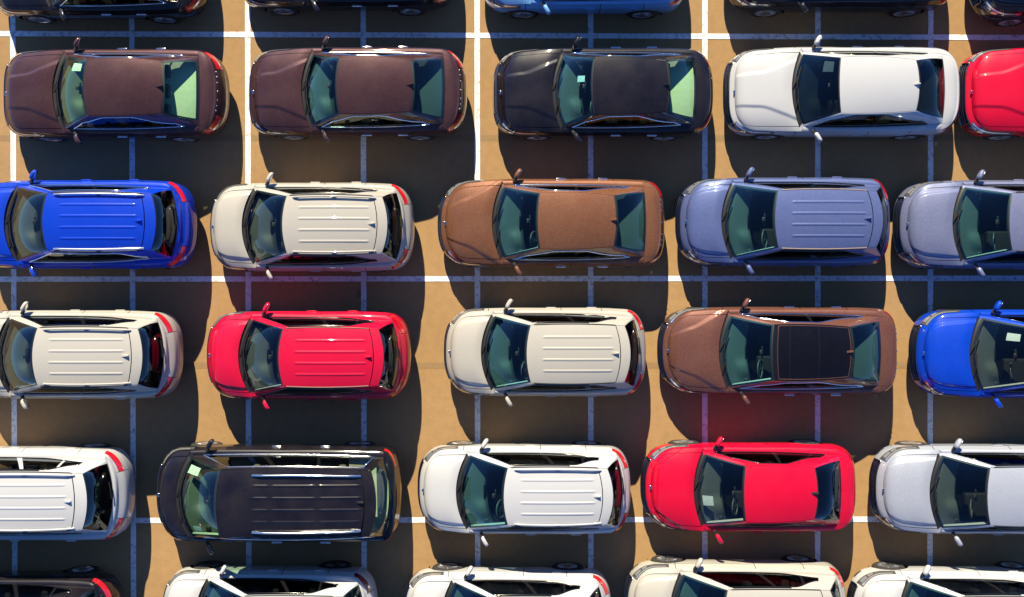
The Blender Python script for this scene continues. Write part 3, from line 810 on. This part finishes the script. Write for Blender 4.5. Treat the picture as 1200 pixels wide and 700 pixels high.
        P, F = self.patch(self.roof, -.98, .98, .01, .99, 31, 24); P[:, 2] -= .028; sh.append((P, F))
        link('inner_shell', mesh_from('inner_shell', *merge(sh), LINER), R)
        ss = np.linspace(0, 3, 70); O = self.ring(ss, 0.02, -.03)
        V = np.stack([O, self.mir(O, -1)], 1); V[..., 2] = .205
        link('underbody', mesh_from('underbody', V, grid_faces(70, 2), LINER), R)
        V = V.copy(); V = V[(ss > self.s_c) & (ss < self.s_b)]; V[..., 2] = zf; V[..., 1] *= .93
        link('cabin_floor', mesh_from('cabin_floor', V, grid_faces(len(V), 2), LINER), R)

GLASS_TEAL = glass('teal', (0.50, 0.80, 0.80), 1.3)
GLASS_GREEN = glass('green', (0.66, 0.90, 0.72), 1.2)
GLASS_GREY = glass('grey', (0.62, 0.72, 0.70), 1.3)
GLASS_DARK = glass('dark', (0.20, 0.27, 0.30), 1.4)
GLASS_NAVY = glass('navy', (0.05, 0.07, 0.10), 1.6)
GLASS_SIDEC = glass('side_clear', (0.60, 0.66, 0.58), 1.3)
GLASS_SIDE = glass('side', (0.30, 0.34, 0.32), 1.5)
SCREEN = bm_mesh('dash_screen', lambda bm: rounded_box(bm, (0.025, 0.26, 0.13), bev=0.008, seg=1), TRIM)
IMIRROR = bm_mesh('interior_mirror', lambda bm: (rounded_box(bm, (0.03, 0.24, 0.065), bev=0.012, seg=2), rounded_box(bm, (0.07, 0.09, 0.05), (-.03, 0, .055), 0.015, 2)), BLACK)
VENT = bm_mesh('air_vent', lambda bm: rounded_box(bm, (0.10, 0.11, 0.03), bev=0.01, seg=1), BLACK)
PTRIM = plain('pillar_trim_grey', (0.42, 0.41, 0.38), 0.8)
FOOT = bm_mesh('rail_foot', lambda bm: rounded_box(bm, (0.09, 0.034, 0.034), bev=0.01, seg=2), RAILM)
LETTER = bm_mesh('boot_letter', lambda bm: rounded_box(bm, (0.035, 0.028, 0.008), bev=0.003, seg=1), CHROME)

# ------------------------------------------------------------------ ground and painted lines
def structure(o): o['kind'] = 'structure'; return o
gx = np.linspace(-150, 150, 61)
V = np.array([[(x, y, 0.0) for y in gx] for x in gx])
ground = structure(link('ground', mesh_from('ground', V, grid_faces(61, 61), ground_mat(), smooth=False)))
LINE = line_mat()
def line_strip(x0, y0, x1, y1, w, z):
    P0 = np.array([x0, y0]); P1 = np.array([x1, y1]); d = P1 - P0; n = np.array([-d[1], d[0]]) / np.linalg.norm(d) * w / 2
    N = max(2, int(np.linalg.norm(d) / .25)); rows = []
    for i in range(N + 1):
        c = P0 + d * i / N; j = random.uniform(-.004, .004)
        rows.append([(*(c - n * (1 + j * 8)), z), (*(c + n * (1 + j * 8)), z)])
    return np.array(rows), grid_faces(N + 1, 2, flip=True)
LWID = 0.115
for px0, px1 in ((14.5, 18), (154, 157), (290, 292), (425.5, 427), (559, 560), (692, 692.5), (826, 826), (958.5, 958), (1091, 1089.5), (1224, 1221), (-122, -120), (1357, 1354)):
    a = world_xy(px0, -120); b = world_xy(px1, 820)
    V, F = line_strip(*a, *b, LWID, .004); link('painted_line', mesh_from('painted_line', V, F, LINE, False), ground)
for py0, py1 in ((39, 45), (327.5, 326), (610.5, 608), (-244, -238), (893, 890)):
    a = world_xy(-160, py0); b = world_xy(1400, py1)
    V, F = line_strip(*a, *b, LWID, .008); link('painted_line', mesh_from('painted_line', V, F, LINE, False), ground)

GHOST = plain('worn_line_patch', (0.29, 0.19, 0.10), 0.9, spec=0.1)
for py in (162, 428.5):
    V, F = line_strip(*world_xy(-160, py), *world_xy(1400, py), LWID * 1.1, .002); link('worn_line', mesh_from('worn_line', V, F, GHOST, False), ground)

# ------------------------------------------------------------------ the cars
DKBROWN = paint('dark_bronze', lin((64, 39, 41)), metal=0.25, flake=.2, dust=.04)
BROWN = paint('bronze', lin((113, 73, 49)), metal=0.2, flake=.16, dust=.05)
BROWN2 = paint('plum_bronze', lin((101, 64, 54)), metal=0.2, flake=.16, dust=.05)
BLK = paint('black', lin((18, 16, 25)), flake=.3, dust=.03, rough=.32)
BLK2 = paint('blue_black', lin((18, 17, 26)), flake=.3, dust=.02, rough=.32)
WHITE = paint('white', (0.465, 0.475, 0.495), flake=.01, dust=.02)
CREAM = paint('cream', (0.405, 0.385, 0.345), flake=.02, dust=.03)
CREAM2 = paint('ivory', (0.42, 0.405, 0.37), flake=.02, dust=.03)
SILVER = paint('silver', (0.35, 0.38, 0.46), metal=.15, flake=.06, dust=.03)
REDP = paint('red', (0.55, 0.003, 0.036), flake=.04, dust=.01)
REDP2 = paint('crimson', (0.55, 0.001, 0.028), flake=.04, dust=.01)
BLUE = paint('royal_blue', (0.001, 0.036, 0.47), flake=.1, dust=.01)
BLUE2 = paint('cobalt', (0.001, 0.042, 0.47), flake=.1, dust=.01)
SKYB = paint('azure', (0.14, 0.33, 0.62), metal=.1, flake=.1, dust=.01)
SLATE = paint('slate_blue', (0.085, 0.115, 0.27), metal=.15, flake=.1, dust=.03)
SLATE2 = paint('pale_slate', (0.15, 0.17, 0.29), metal=.15, flake=.1, dust=.03)

CH = dict(win_trim=CHROME, handle=CHROME)
# row along the far edge
Car('SEDAN', 'sedan', 'black sedan beside the dark brown sedan with pale rear shelf, only its flank in view', 'sedan', (-12, 243, -31), BLK2, **CH)
Car('SEDAN', 'sedan', 'black sedan beside the dark brown sedan with teal rear window, only its flank in view', 'sedan', (278, 535, -41), BLK2, **CH)
Car('SUV', 'crossover_car', 'light blue crossover beside the black sedan with chrome window trim', 'SUV', (562, 806, -37), SKYB, cladding=False)
Car('SUV', 'crossover_car', 'black crossover with alloy wheels beside the white sedan', 'SUV', (850, 1117, -39), BLK2, rim=1)
Car('SUV', 'crossover_car', 'black crossover with chrome grille beside the red car with mesh grille', 'SUV', (1140, 1400, -28), BLK2, rim=1)
# second row
Car('SEDAN', 'sedan', 'dark brown sedan with pale sunlit shelf behind its rear window', 'sedan', (1, 266, 111), DKBROWN, glass=GLASS_GREEN, rear_glass=GLASS_GREEN, shelf=SHELFL, letters=True, papers=((.55, .80, .55, .85),), **CH)
Car('SEDAN', 'sedan', 'dark brown sedan with dark teal rear window and chrome window trim', 'sedan', (289.5, 547, 109), DKBROWN, letters=True, **CH)
Car('SEDAN', 'sedan', 'black sedan with pale sunlit shelf behind its rear window', 'sedan', (578.5, 836, 109.5), BLK, shelf=SHELFL, rear_glass=GLASS_GREEN, plate=True, papers=((.15, .35, .62, .80),), **CH)
Car('SEDAN', 'sedan', 'white sedan with dark windows between the black sedan and a red car', 'sedan', (851, 1123, 108.5), WHITE, glass=GLASS_DARK, rear_glass=GLASS_DARK, papers=((.45, .80, .62, .85),))
Car('SEDAN', 'sedan', 'red sedan with large mesh grille behind the white sedan', 'sedan', (1128, 1395, 109), REDP2)
# third row
Car('SUV', 'crossover_car', 'royal blue crossover with silver roof rails and ribbed roof', 'SUV', (-30, 228, 264), BLUE, rails=RAILM, rear_glass=GLASS_NAVY, glass=GLASS_GREY, win_trim=CHROME, cladding=False)
Car('SUV', 'crossover_car', 'cream crossover with roof rails between the royal blue crossover and bronze sedan', 'SUV', (246, 485, 267), CREAM, rails=CREAM, glass=GLASS_GREY, rear_glass=GLASS_DARK, cladding=False)
Car('SEDAN', 'sedan', 'bronze sedan with plain bronze roof and chrome window trim', 'sedan', (513, 779, 262), BROWN, cowl=.24, nf=2.5, nr=3.3, letters=True, belt_trim=None, crease=1.5, **CH)
Car('SUV', 'crossover_car', 'slate blue crossover with four-ribbed roof and no roof rails', 'SUV', (794, 1041, 261), SLATE, rear_glass=GLASS_NAVY, ditch_mat=plain('bronze_moulding', (.25, .18, .14), .5), cladding=False)
Car('SUV', 'crossover_car', 'pale slate crossover with wide grille behind the slate blue crossover', 'SUV', (1051, 1300, 264), SLATE2, ribs=0, cowl=.215, roof0=.43, cladding=False)
# fourth row
Car('SUV', 'crossover_car', 'cream crossover with roof rails in front of the red crossover', 'SUV', (-38, 212, 415), CREAM2, rails=CREAM2, glass=GLASS_GREY, rear_glass=GLASS_NAVY, cladding=False)
Car('SUV', 'crossover_car', 'red crossover with ribbed roof between two cream crossovers', 'SUV', (242, 481, 416), REDP, glass=GLASS_GREY, rear_glass=GLASS_DARK, ditch_mat=plain('olive_moulding', (.12, .07, .05), .5), cladding=False)
Car('SUV', 'crossover_car', 'cream crossover without roof rails behind the red crossover', 'SUV', (520.5, 757, 412), CREAM, rear_glass=GLASS_DARK, cladding=False)
Car('SEDAN', 'sedan', 'bronze sedan with dark panoramic glass roof', 'sedan', (773, 1050, 411), BROWN2, cowl=.235, nf=2.5, nr=3.3, roof1=.76, roof_mat=TRIM, sunroof=((.07, .20), (.215, .57), (.585, .97)), letters=True, crease=1.5, **CH)
Car('SUV', 'crossover_car', 'bright cobalt blue crossover behind the panoramic roof bronze sedan', 'SUV', (1070, 1322, 414), BLUE2, cowl=.215, roof0=.43, papers=((.45, .68, .60, .85),), glass=GLASS_GREY, cladding=False)
# fifth row
Car('SUV', 'crossover_car', 'large white crossover with roof rails in front of the black minivan', 'SUV', (-125, 155, 577), WHITE, W=1.9, H=1.70, pillar=WHITE, rails=WHITE, rear_glass=GLASS_NAVY, cladding=False)
Car('VAN', 'minivan', 'black minivan with long grooved roof', 'minivan', (184, 470, 577), BLK, glass=GLASS_GREEN, rear_glass=GLASS_GREEN, side_glass=GLASS_SIDEC, shelf=SHELFL, seat=SEATL, rails=CHROME, papers=((.62, .82, .12, .45), (-.84, -.70, .25, .50)), rim=1, **CH)
Car('SUV', 'crossover_car', 'white crossover with dark teal windscreen between black minivan and red sedan', 'SUV', (489.5, 739, 572), WHITE, rails=WHITE, rear_glass=GLASS_DARK, cladding=False, rim=1)
Car('SEDAN', 'sedan', 'red sedan with white paper on its dashboard', 'sedan', (753, 1002, 570.5), REDP2, H=1.47, nf=2.5, nr=3.0, cowl=.225, rear_glass=GLASS_NAVY, shelf=LINER, glass=GLASS_GREY, papers=((-.42, -.14, .12, .36),), fin_mat=BLACK, crease=2.4, rim=1)
Car('SUV', 'crossover_car', 'silver white crossover behind the red sedan', 'SUV', (1023, 1280, 572), SILVER, ribs=0, cowl=.215, roof0=.43, glass=GLASS_GREY, cladding=False, rim=1)
# near row
Car('SUV', 'crossover_car', 'black crossover with red taillights beside the large white crossover', 'SUV', (-120, 141, 722), BLK, rim=1)
Car('SUV', 'crossover_car', 'white crossover with dark red taillights beside the black minivan', 'SUV', (190, 442, 716), WHITE, tail_mat=DKRED, rim=2, cladding=False)
Car('SUV', 'crossover_car', 'white crossover with red taillights beside the white crossover with teal windscreen', 'SUV', (473, 717, 718), WHITE, rim=1, cladding=False)
Car('SUV', 'crossover_car', 'silver crossover beside the red sedan with paper on its dashboard', 'SUV', (733, 990, 709), CREAM2, rim=1, cladding=False)
Car('SUV', 'crossover_car', 'white crossover beside the silver white crossover', 'SUV', (996, 1245, 717), WHITE, rim=1, cladding=False)
